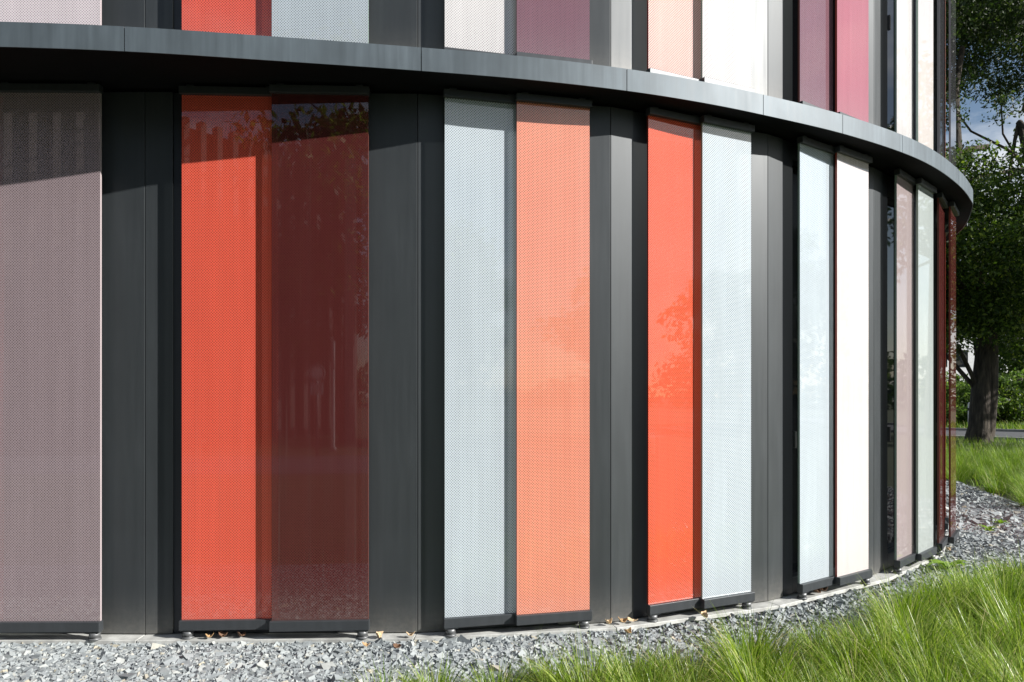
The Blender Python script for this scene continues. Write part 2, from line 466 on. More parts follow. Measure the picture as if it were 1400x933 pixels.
m, nt, bs, out = newmat('meadow_soil'); M['soil'] = m
v = mapped(nt, 'Object')
c = ramp(nt, noise(nt, v, 0.9, 8, 0.65), [(0.3, (0.03, 0.04, 0.012)), (0.55, (0.045, 0.06, 0.016)), (0.75, (0.075, 0.075, 0.03))])
nt.links.new(c, bs.inputs['Base Color']); bs.inputs['Roughness'].default_value = 0.95
bp = N(nt, 'ShaderNodeBump'); bp.inputs['Strength'].default_value = 0.6; bp.inputs['Distance'].default_value = 0.05
nt.links.new(noise(nt, v, 14, 6), bp.inputs['Height']); nt.links.new(bp.outputs[0], bs.inputs['Normal'])
sheet('ground', [(-900, -900), (900, -900), (900, 900), (-900, 900)], -0.012, M['soil'])

m, nt, bs, out = newmat('gravel_bed'); M['gravelbed'] = m
v = mapped(nt, 'Object')
vo = N(nt, 'ShaderNodeTexVoronoi'); vo.inputs['Scale'].default_value = 34; nt.links.new(v, vo.inputs['Vector'])
sp = N(nt, 'ShaderNodeSeparateColor'); nt.links.new(vo.outputs['Color'], sp.inputs[0])
c = ramp(nt, sp.outputs[0], [(0.0, (0.05, 0.055, 0.06)), (0.5, (0.12, 0.13, 0.135)), (1.0, (0.24, 0.25, 0.25))])
nt.links.new(c, bs.inputs['Base Color']); bs.inputs['Roughness'].default_value = 0.9
bp = N(nt, 'ShaderNodeBump'); bp.inputs['Strength'].default_value = 1; bp.inputs['Distance'].default_value = 0.03; bp.invert = True
nt.links.new(vo.outputs['Distance'], bp.inputs['Height']); nt.links.new(bp.outputs[0], bs.inputs['Normal'])
GRASS_EDGE = [(-0.62, 3.5), (0.05, 3.66), (0.6, 3.80), (1.3, 4.0), (1.9, 4.25), (2.5, 4.60), (3.1, 5.10), (3.9, 5.65), (5.0, 6.05), (6.0, 6.15), (9.0, 5.9)]
FAR_EDGE = [(5.9, 20.0), (7.4, 15.5), (7.5, 12.3), (7.0, 10.4), (6.75, 9.35), (7.4, 8.7), (9.5, 8.2)]
GBED = [(-10, 2.2), (-0.62, 2.2)] + GRASS_EDGE + FAR_EDGE[::-1] + [(3, 20), (-12, 20)]
sheet('gravel_bed', GBED, -0.006, M['gravelbed'])

def inside(poly, x, y):
    x = np.asarray(x); y = np.asarray(y); r = np.zeros(x.shape, bool)
    n = len(poly)
    for i in range(n):
        (x1, y1), (x2, y2) = poly[i], poly[(i+1) % n]
        if y1 == y2: continue
        c = ((y1 > y) != (y2 > y)) & (x < (x2-x1)*(y-y1)/(y2-y1)+x1)
        r ^= c
    return r

# stones: split, angular chips of slate
m, nt, bs, out = newmat('slate_chips'); M['stone'] = m
g = N(nt, 'ShaderNodeNewGeometry')
c = ramp(nt, g.outputs['Random Per Island'], [(0.0, (0.19, 0.21, 0.22)), (0.4, (0.27, 0.298, 0.308)), (0.75, (0.335, 0.365, 0.368)), (0.95, (0.41, 0.43, 0.415)), (0.99, (0.36, 0.33, 0.25)), (1.0, (0.48, 0.44, 0.35))])
f = noise(nt, mapped(nt, 'Object'), 60, 4)
mixc = N(nt, 'ShaderNodeMix', data_type='RGBA', blend_type='MULTIPLY'); mixc.inputs[0].default_value = 0.5
nt.links.new(c, mixc.inputs[6]); nt.links.new(ramp(nt, f, [(0.3, (0.6, 0.6, 0.6)), (0.7, (1, 1, 1))]), mixc.inputs[7])
nt.links.new(mixc.outputs[2], bs.inputs['Base Color']); bs.inputs['Roughness'].default_value = 0.75

BASE_V = np.array([(-1,-1,-1),(1,-1,-1),(1,1,-1),(-1,1,-1),(-1,-1,1),(1,-1,1),(1,1,1),(-1,1,1)], float)
BASE_F = np.array([(0,3,2),(0,2,1),(4,5,6),(4,6,7),(0,1,5),(0,5,4),(2,3,7),(2,7,6),(1,2,6),(1,6,5),(3,0,4),(3,4,7)])
SILL_POLY = [SO[k] for k in range(-2, 10)] + [(3, 20), (-12, 20)]
def stones(n, xr, yr, size, zr, dens=None):
    x = rng.uniform(*xr, n); y = rng.uniform(*yr, n)
    ok = inside(GBED, x, y) & ~inside(SILL_POLY, x, y)
    if dens is not None: ok &= dens(x, y)
    x, y = x[ok], y[ok]; n = len(x)
    s = size*np.exp(rng.normal(0, 0.32, n))
    dims = np.stack([rng.uniform(.7, 1.25, n), rng.uniform(.5, .95, n), rng.uniform(.28, .6, n)], 1)*s[:, None]*0.5
    V = BASE_V[None]*dims[:, None, :]
    V = V*(1+rng.uniform(-.42, .3, V.shape))
    ax = rng.uniform(0, 2*math.pi, n); tilt = rng.normal(0, 0.42, n); t2 = rng.normal(0, .42, n)
    ca, sa, ct, st, cu, su = np.cos(ax), np.sin(ax), np.cos(tilt), np.sin(tilt), np.cos(t2), np.sin(t2)
    X, Y, Z = V[..., 0], V[..., 1], V[..., 2]
    Y, Z = Y*ct[:, None]-Z*st[:, None], Y*st[:, None]+Z*ct[:, None]
    X, Z = X*cu[:, None]-Z*su[:, None], X*su[:, None]+Z*cu[:, None]
    X, Y = X*ca[:, None]-Y*sa[:, None], X*sa[:, None]+Y*ca[:, None]
    z = rng.uniform(*zr, n)
    V = np.stack([X+x[:, None], Y+y[:, None], Z+z[:, None]], 2).reshape(-1, 3)
    F = (BASE_F[None]+(np.arange(n)*8)[:, None, None]).reshape(-1, 3)
    return V, F
def merge(parts):
    vs, fs, o = [], [], 0
    for v, f in parts: vs.append(v); fs.append(f+o); o += len(v)
    return np.concatenate(vs), np.concatenate(fs)
parts = [stones(30000, (-3.6, 1.0), (3.3, 4.55), 0.027, (-.006, .008)), stones(12000, (-3.6, 1.0), (3.3, 4.55), 0.021, (-.004, .012)),
         stones(20000, (0.9, 5.2), (3.9, 8.2), 0.027, (-.006, .008)), stones(10000, (0.9, 5.2), (3.9, 8.2), 0.022, (-.002, .012)),
         stones(20000, (4.6, 9.5), (5.6, 13.5), 0.042, (-.004, .016))]
V, F = merge(parts)
tag(fast_mesh('gravel', V, F, M['stone']), kind='stuff')

# ------------------------------------------------------------------ grass
M['grass'] = leafy('ornamental_grass', [(0.0, (0.045, 0.085, 0.010)), (0.4, (0.145, 0.25, 0.022)), (0.75, (0.28, 0.40, 0.055)), (0.92, (0.46, 0.52, 0.16)), (1.0, (0.62, 0.55, 0.33))], 0.4, rough=0.32)
def blades(cx, cy, lean_ax, lean, length, width, z0=None, seg=4):
    n = len(cx)
    ts = np.linspace(0, 1, seg+1)
    bend = rng.uniform(0.15, 1.5, n)
    d = np.stack([np.cos(lean_ax), np.sin(lean_ax)], 1)
    side = np.stack([-np.sin(lean_ax+rng.normal(0, .7, n)), np.cos(lean_ax)], 1)
    pts_r = np.zeros((n, seg+1)); pts_z = np.zeros((n, seg+1))
    ang = lean.copy()
    for i in range(1, seg+1):
        pts_r[:, i] = pts_r[:, i-1] + np.sin(ang)*length/seg
        pts_z[:, i] = pts_z[:, i-1] + np.cos(ang)*length/seg
        ang = ang + bend/seg
    V = np.zeros((n, (seg+1)*2, 3), np.float32)
    for i in range(seg+1):
        w = width*(1-ts[i]**1.6*0.93)*0.5
        px = cx+d[:, 0]*pts_r[:, i]; py = cy+d[:, 1]*pts_r[:, i]
        V[:, 2*i] = np.stack([px-side[:, 0]*w, py-side[:, 1]*w, pts_z[:, i]], 1)
        V[:, 2*i+1] = np.stack([px+side[:, 0]*w, py+side[:, 1]*w, pts_z[:, i]], 1)
    F = np.array([(2*i, 2*i+1, 2*i+3, 2*i+2) for i in range(seg)])
    F = (F[None]+(np.arange(n)*(seg+1)*2)[:, None, None]).reshape(-1, 4)
    return V.reshape(-1, 3), F

def clump(x, y, n, rad, hmin, hmax, width):
    a = rng.uniform(0, 2*math.pi, n); r = rad*np.sqrt(rng.uniform(0, 1, n))
    bx, by = x+r*np.cos(a), y+r*np.sin(a)
    ax = a+rng.normal(0, .5, n)
    lean = np.abs(rng.normal(0.12, 0.16, n)) + 0.72*r/rad*rng.uniform(.3, 1, n)
    ln = rng.uniform(hmin, hmax, n)*(1-0.25*r/rad)
    return blades(bx, by, ax, lean, ln, width*rng.uniform(.6, 1.3, n))

NEAR_POLY = [(-0.62, 2.3)] + GRASS_EDGE + [(9, 2.3)]
near = []
cnt = 0
gx = rng.uniform(-0.7, 7.0, 1500); gy = rng.uniform(2.5, 6.2, 1500)
ok = inside(NEAR_POLY, gx, gy) & (gx < gy*0.78+0.3)
taken = []
for x, y in zip(gx[ok], gy[ok]):
    if any((x-a)**2+(y-b)**2 < 0.215**2 for a, b in taken): continue
    taken.append((x, y))
for x, y in taken:
    s = rng.uniform(0.7, 1.25)
    edge = 1.0
    if x < 0.9: edge = 0.55 + 0.4*rng.uniform()      # thin, short tufts where the gravel shows through
    n = int(620*s*edge)
    near.append(clump(x, y, n, 0.125*s, 0.16*s*edge, 0.46*s*edge, 0.0050))
# thin fill between tussocks
n = 14000
x = rng.uniform(-0.7, 7.0, n); y = rng.uniform(2.4, 6.2, n)
ok = inside(NEAR_POLY, x, y) & (x < y*0.8+0.3); x, y = x[ok], y[ok]; n = len(x)
near.append(blades(x, y, rng.uniform(0, 6.28, n), np.abs(rng.normal(0.2, .2, n)), rng.uniform(.06, .22, n), np.full(n, .0035)))
# stray blades that reach up in front of the sill
n = 420
x = rng.uniform(0.0, 3.2, n); e = np.interp(x, [p[0] for p in GRASS_EDGE], [p[1] for p in GRASS_EDGE])
y = e + np.abs(rng.normal(0, .12, n))-0.05
near.append(blades(x, y, rng.uniform(0, 6.28, n), np.abs(rng.normal(0.1, .1, n)), rng.uniform(.12, .32, n), np.full(n, .0028)))
V, F = merge(near)
tag(fast_mesh('ornamental_grass', V, F, M['grass']), kind='stuff')

M['fargrass'] = leafy('meadow_grass', [(0.0, (0.08, 0.15, 0.016)), (0.5, (0.15, 0.25, 0.03)), (0.9, (0.25, 0.34, 0.06)), (1.0, (0.42, 0.40, 0.18))], 0.4)
FAR_POLY = FAR_EDGE[::-1] + [(4, 26), (40, 26), (40, 8)]
far = []
gx = rng.uniform(6, 13.5, 900); gy = rng.uniform(7.5, 17, 900)
ok = inside(FAR_POLY, gx, gy) & (gx/gy < 0.80) & (gx/gy > 0.5); taken = []
for x, y in zip(gx[ok], gy[ok]):
    if any((x-a)**2+(y-b)**2 < 0.33**2 for a, b in taken): continue
    taken.append((x, y)); s = rng.uniform(.8, 1.25)
    far.append(clump(x, y, int(300*s), 0.16*s, 0.22*s, 0.50*s, 0.007))
n = 26000
x = rng.uniform(7, 22, n); y = rng.uniform(8, 25, n)
ok = inside(FAR_POLY, x, y) & (x/y < 0.82) & (x/y > 0.48) & (y < 25-0.75*(x-15.5)-0.5); x, y = x[ok], y[ok]; n = len(x)
far.append(blades(x, y, rng.uniform(0, 6.28, n), np.abs(rng.normal(0.25, .2, n)), rng.uniform(.10, .30, n), np.full(n, .012), seg=3) if False else blades(x, y, rng.uniform(0, 6.28, n), np.abs(rng.normal(0.25, .2, n)), rng.uniform(.10, .30, n), np.full(n, .011)))
V, F = merge(far)
tag(fast_mesh('meadow_grass', V, F, M['fargrass']), kind='stuff')

# ------------------------------------------------------------------ road behind the lawn
rd = Vector((0.8, -0.6)); rn = Vector((0.6, 0.8)); r0 = Vector((15.5, 25.0))
def road_pt(s, w): p = r0+rd*s+rn*w; return (p.x, p.y)
m, nt, bs, out = newmat('asphalt'); M['asphalt'] = m
v = mapped(nt, 'Object')
c = ramp(nt, noise(nt, v, 3, 8, .7), [(0.3, (0.06, 0.062, 0.068)), (0.7, (0.10, 0.102, 0.11))])
nt.links.new(c, bs.inputs['Base Color']); bs.inputs['Roughness'].default_value = 0.85
sheet('road', [road_pt(-40, .15), road_pt(60, .15), road_pt(60, 7.15), road_pt(-40, 7.15)], -0.004, M['asphalt'])
M['kerb'] = plain('kerb_concrete', (0.30, 0.30, 0.29), 0.8)
for w0 in (0.0, 7.15):
    mb = MB(); mb.prism([road_pt(-40, w0), road_pt(60, w0), road_pt(60, w0+.15), road_pt(-40, w0+.15)], -0.1, 0.10)
    tag(mb.build('kerb', M['kerb'], None, (0, 0, 0), 0.01), 'pale concrete kerb along the %s edge of the road' % ('near lawn' if w0 == 0 else 'far verge'), 'kerb', 'kerbs of the road')
# verge behind the road
s_ = rng.uniform(-6, 14, 9000); w_ = rng.uniform(7.4, 12.5, 9000)
x = r0.x+rd.x*s_+rn.x*w_; y = r0.y+rd.y*s_+rn.y*w_; n = len(x)
V, F = blades(x, y, rng.uniform(0, 6.28, n), np.abs(rng.normal(.25, .2, n)), rng.uniform(.15, .45, n), np.full(n, .022))
tag(fast_mesh('verge_grass', V, F, M['fargrass']), kind='stuff')

# ------------------------------------------------------------------ trees
m, nt, bs, out = newmat('bark'); M['bark'] = m
v = mapped(nt, 'Object', (5, 5, 0.7))
f = noise(nt, v, 2.6, 8, .65)
c = ramp(nt, f, [(0.35, (0.022, 0.017, 0.013)), (0.55, (0.07, 0.056, 0.042)), (0.75, (0.15, 0.122, 0.09))])
nt.links.new(c, bs.inputs['Base Color']); bs.inputs['Roughness'].default_value = 0.9
bp = N(nt, 'ShaderNodeBump'); bp.inputs['Strength'].default_value = 1; bp.inputs['Distance'].default_value = 0.08
nt.links.new(f, bp.inputs['Height']); nt.links.new(bp.outputs[0], bs.inputs['Normal'])
M['leaf'] = leafy('tree_leaf', [(0, (0.018, 0.04, 0.008)), (0.5, (0.045, 0.085, 0.013)), (0.8, (0.10, 0.16, 0.024)), (1, (0.22, 0.28, 0.05))], 0.4)
M['leaf_light'] = leafy('light_leaf', [(0, (0.05, 0.10, 0.018)), (0.5, (0.085, 0.15, 0.028)), (1, (0.16, 0.22, 0.05))], 0.45)
M['leaf_dark'] = leafy('dark_leaf', [(0, (0.014, 0.030, 0.009)), (0.6, (0.03, 0.056, 0.012)), (1, (0.075, 0.11, 0.024))], 0.32)

def leaves_at(cl, n_each, rad, size, droop=0.35):
    """leaf-sized rhombi scattered through flattened clumps"""
    cl = np.asarray(cl, float)
    idx = np.repeat(np.arange(len(cl)), n_each); n = len(idx)
    dirv = rng.normal(0, 1, (n, 3)); dirv /= np.linalg.norm(dirv, axis=1)[:, None]
    rr = rad*rng.uniform(0, 1, n)**0.45
    p = cl[idx] + dirv*rr[:, None]*np.array([1, 1, 0.55])
    a = rng.normal(0, 1, (n, 3)); a[:, 2] -= droop; a /= np.linalg.norm(a, axis=1)[:, None]
    b = np.cross(a, rng.normal(0, 1, (n, 3))); b /= np.linalg.norm(b, axis=1)[:, None]
    l = (size*rng.uniform(.6, 1.35, n))[:, None]
    V = np.stack([p, p+a*l*.45+b*l*.24, p+a*l, p+a*l*.45-b*l*.24], 1).reshape(-1, 3)
    F = np.arange(n*4).reshape(-1, 4)
    return V, F

def limb(p0, p1, n=5, wob=0.12, sag=0.0):
    p0, p1 = Vector(p0), Vector(p1); L = (p1-p0).length
    res = []
    for i in range(n+1):
        t = i/n; p = p0.lerp(p1, t)
        if 0 < i < n: p = p+Vector(rng.normal(0, wob*L*0.12, 3))
        p.z += math.sin(t*math.pi)*sag
        res.append(tuple(p))
    return res

def tree(name, loc, label, height, crown_r, crown_z, n_clump, leaf_n, leaf_size, trunk_r, leafmat='leaf', group=None, clump_r=0.9, trunk_pts=None, extra=None, keep=None, sprays=()):
    root = tag(empty(name, loc), label, 'tree', group)
    t = MB()
    top = trunk_pts or [(0, 0, -0.1), (0.03, 0, height*.2), (0.1, 0.05, height*.45), (0.05, 0.1, height*.75)]
    nt_ = len(top)
    t.tube(top, [trunk_r*(1.25 if i == 0 else 1-0.72*i/(nt_-1)) for i in range(nt_)], 14, 0, 0.12, 3)
    cz0, cz1 = crown_z
    clumps = []
    for i in range(n_clump*4):
        d = Vector(rng.normal(0, 1, 3)).normalized()*(rng.uniform(.1, 1)**0.5)
        p = (d.x*crown_r, d.y*crown_r, (cz0+cz1)/2+d.z*(cz1-cz0)/2)
        if keep and not keep(p[0]+loc[0], p[1]+loc[1], p[2]): continue
        clumps.append(p)
        if len(clumps) >= n_clump: break
    for i, c in enumerate(clumps[::max(1, n_clump//16)]):
        q = Vector(top[min(nt_-1, 2+(i % max(1, nt_-2)))])
        t.tube(limb(q, c, 4, .5, .15), [trunk_r*x for x in (.22, .16, .12, .08, .03)], 7, 0, .05, i)
    if extra:
        for pts, rs in extra: t.tube(pts, rs, 10, 0, .08, 5)
    t.build('trunk', M['bark'], root)
    sets = [leaves_at(clumps, leaf_n, clump_r, leaf_size)]
    if len(sprays): sets.append(leaves_at(sprays, 110, 0.55, leaf_size*.8))
    V, F = merge(sets)
    fast_mesh('crown', V, F, M[leafmat], root)
    return root

# the big tree on the lawn, just right of the building
main_pts = [(-.04, 0, -.1), (0.0, 0, .5), (.03, 0, 1.5), (.17, .05, 2.9), (.36, .1, 4.0), (.9, .2, 5.6), (1.45, .1, 7.4), (1.6, 0, 8.7), (1.3, .1, 10.2)]
second = ([(.17, -.05, .2), (.28, -.08, 1.5), (.30, -.1, 2.8), (.2, -.2, 4.2), (-.4, -.3, 5.6)], [.22, .19, .17, .14, .07])
tree('lawn_tree', (14.86, 23.2, 0), 'large old tree with a thick grooved trunk standing on the grass right of the building', 15, 5.2, (3.0, 9.15), 280, 420, .125, .35,
     'leaf', 'trees on the lawn and across the road', 0.95, main_pts,
     [second, ([(1.4, .1, 7.4), (2.4, .2, 9.0), (3.6, 0, 10.2)], [.17, .12, .05]), ([(.36, .1, 4.0), (-1.0, -.2, 5.2), (-2.4, -.4, 5.9)], [.14, .09, .03])],
     keep=lambda x, y, z: not (z < 5.0 and y < 21.5))
# taller tree half hidden behind the building, its limbs reach out over the lawn
tree('overhanging_tree', (11.6, 26.4, 0), 'tall dark tree behind the building, its bare forked limb reaching out above the band', 21, 8.6, (11.8, 21.0), 420, 380, .15, .42,
     'leaf_dark', 'trees on the lawn and across the road', 1.1, [(0, 0, -.1), (.2, 0, 3), (.5, .1, 7), (.9, 0, 11), (1.2, 0, 15)],
     [([(.5, 0, 6.6), (2.4, -1.6, 8.2), (2.75, -2.0, 8.75), (3.15, -2.2, 9.4), (3.1, -2.2, 10.4), (3.0, -2.3, 11.6), (3.3, -2.2, 13)], [.24, .2, .17, .16, .13, .11, .08]),
      ([(3.1, -2.2, 9.35), (3.5, -2.2, 9.62), (4.15, -2.2, 9.72)], [.13, .11, .09]), ([(3.1, -2.2, 9.5), (2.8, -2.2, 9.62), (2.3, -2.3, 9.5)], [.07, .05, .02])],
     sprays=[(2.5+rng.uniform(0, 2.2), -2.2+rng.normal(0, .8), 8.3+rng.uniform(0, 1.5)) for i in range(5)] + [(2.3+rng.uniform(0, 1.2), -2.2, 10.4+rng.uniform(0, 1.6)) for i in range(7)]
            + [(4.6+rng.uniform(0, 1.8), -2.0, 10.2+rng.uniform(0, 1.2)) for i in range(4)])
tree('tall_tree', (23.6, 31.0, 0), 'tall dense tree at the right edge, its dark crown hanging in at the top', 22, 7.4, (14.6, 23.0), 340, 380, .15, .36, 'leaf_dark', 'trees on the lawn and across the road', 1.1)
# trees across the road
for (x, y, h, r, cz0, lm, lab) in ((31.2, 44, 11, 4.0, 1.2, 'leaf', 'leafy tree across the road right of the white post, its trunk in shade'),
                           (37.0, 50, 13, 5.0, 1.0, 'leaf_dark', 'dark bushy tree across the road at the right edge of the view'),
                           (25.4, 47, 10, 3.3, .8, 'leaf', 'round green tree across the road directly beside the building edge'),
                           (43.0, 62, 14, 5.5, 3.4, 'leaf_dark', 'tall dark tree standing far behind the others across the road')):
    tree('street_tree', (x, y, 0), lab, h, r, (cz0+1.4, h), 90, 170, .26, .3, lm, 'trees on the lawn and across the road', 1.2)
def bush(name, loc, label, r, h, n, size, lm):
    root = tag(empty(name, loc), label, 'bush', 'bushes across the road')
    t = MB()
    cl = []
    for i in range(n):
        d = Vector(rng.normal(0, 1, 3)).normalized()*rng.uniform(.2, 1)**.5
        cl.append((d.x*r, d.y*r, max(.15, h*.5+d.z*h*.5)))
    for i in range(6): t.tube(limb((0, 0, 0), cl[i], 3, .3), [.05, .04, .03, .01], 6, 0, .05, i)
    t.build('stem', M['bark'], root)
    V, F = leaves_at(cl, 130, .45, size); fast_mesh('foliage', V, F, M[lm], root)
for x, y, r, h, lm, lab in ((21.2, 34.6, 1.5, 2.6, 'leaf_light', 'bright green bush across the road left of the big trunk'),
                        (23.9, 35.8, 1.4, 2.1, 'leaf', 'low dark bush across the road right of the big trunk'),
                        (25.3, 35.9, 1.5, 2.8, 'leaf_light', 'bright green bush across the road at the right edge of the view'),
                        (22.3, 37.5, 1.6, 2.6, 'leaf_dark', 'dark green bush hidden behind the big trunk across the road')):
    bush('bush', (x, y, 0), lab, r, h, 46, .17, lm)
# shade trees to the right, outside the frame
tree('shade_tree', (23.0, 17.6, 0), 'dense tree right of the view that shades the lawn', 14, 4.4, (4.5, 13.5), 60, 150, .26, .3, 'leaf_dark', 'trees on the lawn and across the road', 1.2)

# woods all round that close the horizon
a = rng.uniform(0, 2*math.pi, 2600); rad_ = rng.uniform(85, 125, 2600)
hh = 7+3.5*np.sin(a*9)+2.5*np.sin(a*23+1); zz = rng.uniform(0, 1, 2600)*hh
px_, py_ = rad_*np.sin(a), rad_*np.cos(a)
gap = (np.abs(np.arctan2(px_, py_)-math.atan2(46, 78)) < .035) & (zz > 3)
V, F = leaves_at(np.stack([px_, py_, zz], 1)[~gap], 26, 2.6, 1.1)
tag(fast_mesh('distant_woods', V, F, M['leaf_dark']), kind='stuff')

# white marker post by the kerb
post = tag(empty('marker_post', (18.95, 30.3, 0)), 'slim white marker post on the verge left of the big trunk', 'post')
mb = MB(); mb.lathe((0, 0, 0), [(.06, 0), (.06, 1.12), (.055, 1.18), (.03, 1.2)], 14); mb.build('shaft', plain('white_post_paint', (.75, .75, .73), .5), post)
mb = MB(); mb.lathe((0, 0, 0), [(.0615, .86), (.0615, .98)], 14); mb.build('dark_band', plain('dark_post_band', (.02, .02, .02), .5), post)

# pale building far beyond the trees
pb = tag(empty('pale_block', (46, 78, 0)), 'pale flat roofed building glimpsed far off through the leaves', 'building')
mb = MB(); mb.box(-6, 3.5, 0, 10, 0, 8.5); mb.build('wall', plain('pale_render', (.72, .73, .74), .8), pb)
for i in range(4):
    for z in (1.2, 4.6):
        mb = MB(); mb.box(-5.4+i*2.2, -4.0+i*2.2, -.05, -.004, z, z+1.8); mb.build('window', M['pane'], pb)

# ------------------------------------------------------------------ small things at the foot of the wall
m, nt, bs, out = newmat('dry_leaf')
M['dry'] = plain('dry_leaf_tan', (.42, .27, .13), .7, 0, .3, 30)
M['dry_dark'] = plain('dry_leaf_brown', (.16, .085, .045), .7, 0, .3, 30)
M['dry_pale'] = plain('dry_leaf_pale', (.60, .45, .28), .7, 0, .25, 30)
def dry_leaf(loc, label, size, rz, curl, mat, tilt=(0, 0)):
    n = 7; vs = []; fs = []; size *= .78
    if loc[2] > .04: loc = (loc[0], loc[1]+.03, loc[2]-.008)
    for i in range(n):
        t = i/(n-1); w = size*.36*math.sin(math.pi*min(1, t*.92+.06))**.8*(1+.18*math.sin(i*2.3))
        zc = curl*size*(2*t-1)**2
        for s in (-1, -.4, .4, 1):
            vs.append(((t-.5)*size, s*w, zc+abs(s)*w*curl*1.1+rng.uniform(-.003, .003)))
    for i in range(n-1):
        for j in range(3): fs.append((i*4+j, i*4+j+1, i*4+j+5, i*4+j+4))
    me = bpy.data.meshes.new('dry_leaf'); me.from_pydata(vs, [], fs); me.materials.append(M[mat]); me.update()
    o = bpy.data.objects.new('dry_leaf', me); o.location = loc; o.rotation_euler = (tilt[0], tilt[1], rz); link(o)
    so = o.modifiers.new('solid', 'SOLIDIFY'); so.thickness = .0015
    tag(o, label, 'leaf', 'dry leaves on the sill')
for a in (((-1.78, 4.275, .046), 'pale curled dry leaf on the sill below the left end of the bright red panel', .06, .4, .5, 'dry', (0, 0)),
          ((-1.70, 4.29, .05), 'dark brown dry leaf tucked under the rail of the bright red panel', .075, -.3, .45, 'dry_dark', (.3, 0)),
          ((-1.60, 4.29, .046), 'small brown dry leaf under the bright red panel right of the dark one', .07, 1.0, .5, 'dry_dark', (0, .2)),
          ((-.80, 4.30, .046), 'tan dry leaf standing beside the foot of the dark maroon panel', .075, 1.2, .6, 'dry_pale', (.8, 0)),
          ((-.84, 4.19, .03), 'orange tan dry leaf fallen on the gravel below the foot of the dark maroon panel', .06, .3, .4, 'dry', (.2, .2)),
          ((-.60, 4.30, .046), 'dry leaf lying against the pier between the maroon and the pale grey panels', .07, .1, .5, 'dry_pale', (0, 0)),
          ((-.655, 4.20, .02), 'brown dry leaf in the gravel below the pier beside the maroon panel', .07, -.4, .3, 'dry_dark', (.3, 0)),
          ((.60, 4.53, .048), 'pale dry leaf on the sill at the pier right of the salmon panel', .07, .7, .6, 'dry_pale', (.2, 0)),
          ((.69, 4.555, .05), 'large tan dry leaf on the sill left of the vermilion panel', .085, .2, .5, 'dry', (.25, .1)),
          ((.76, 4.58, .046), 'flat pale dry leaf nearest the foot of the vermilion panel', .09, -.5, .3, 'dry_pale', (0, 0)),
          ((.70, 4.44, .02), 'tan dry leaf in the gravel in front of the joint left of the vermilion panel', .08, .9, .5, 'dry', (.2, 0)),
          ((1.22, 4.665, .05), 'yellowish dry leaf on the sill between the vermilion and pale grey panels', .09, 1.4, .6, 'dry_pale', (.7, 0)),
          ((2.19, 5.245, .05), 'brown dry leaf under the rail of the bluish grey panel', .11, .7, .5, 'dry_dark', (.3, 0)),
          ((2.26, 5.30, .05), 'reddish brown dry leaf under the right end of the bluish grey panel', .09, .2, .5, 'dry_dark', (.2, .2)),
          ((4.02, 6.72, .046), 'pale dry leaf on the sill at the far end of the curve', .08, .6, .5, 'dry_pale', (.4, 0))):
    dry_leaf(*a)

M['weed'] = leafy('weed_leaf', [(0, (0.16, 0.28, 0.04)), (.6, (0.24, 0.36, 0.06)), (1, (0.36, 0.44, 0.10))], .4)
def weed(loc, label, n, ln, wd, up):
    vs = []; fs = []
    for i in range(n):
        a = i*2.4+rng.uniform(-.3, .3); el = rng.uniform(.25, 1.0)*up; l = ln*rng.uniform(.6, 1.15)
        d = Vector((math.cos(a), math.sin(a), 0)); s = Vector((-d.y, d.x, 0)); b = len(vs); K = 6
        p = Vector((0, 0, .005)); e = el
        for j in range(K):
            t = j/(K-1); w = wd*math.sin(math.pi*(.12+.86*t))*(1.0 if j < K-1 else .1)
            vs += [tuple(p-s*w+Vector((0, 0, w*.4))), tuple(p), tuple(p+s*w+Vector((0, 0, w*.4)))]
            p = p+(d*math.cos(e)+Vector((0, 0, math.sin(e))))*(l/(K-1)); e -= .28
        for j in range(K-1):
            q = b+j*3; fs += [(q, q+1, q+4, q+3), (q+1, q+2, q+5, q+4)]
    me = bpy.data.meshes.new('weed'); me.from_pydata(vs, [], fs); me.materials.append(M['weed']); me.update()
    for p_ in me.polygons: p_.use_smooth = True
    o = bpy.data.objects.new('weed', me); o.location = loc; link(o)
    tag(o, label, 'weed', 'weeds on the gravel')
weed((3.66, 6.13, 0), 'broad leaved bright green weed on the gravel by the pale green grey panel', 9, .22, .035, 1.1)
for (px, py, lab, n, l) in ((3.55, 5.85, 'low yellow green weed just in front of the broad leaved one', 14, .09),
                           (3.95, 6.05, 'small weed patch right of the broad leaved weed', 18, .10),
                           (4.15, 6.0, 'sparse weed beside the edge of the tall grass', 14, .09),
                           (5.15, 7.9, 'yellowish weed on the open gravel beyond the end of the wall', 18, .13),
                           (5.55, 8.3, 'low weed at the far side of the open gravel', 16, .12),
                           (5.75, 8.05, 'weed tuft on the open gravel nearest the right edge of the view', 18, .14)):
    weed((px, py, 0), lab, n, l, .014, 1.3)

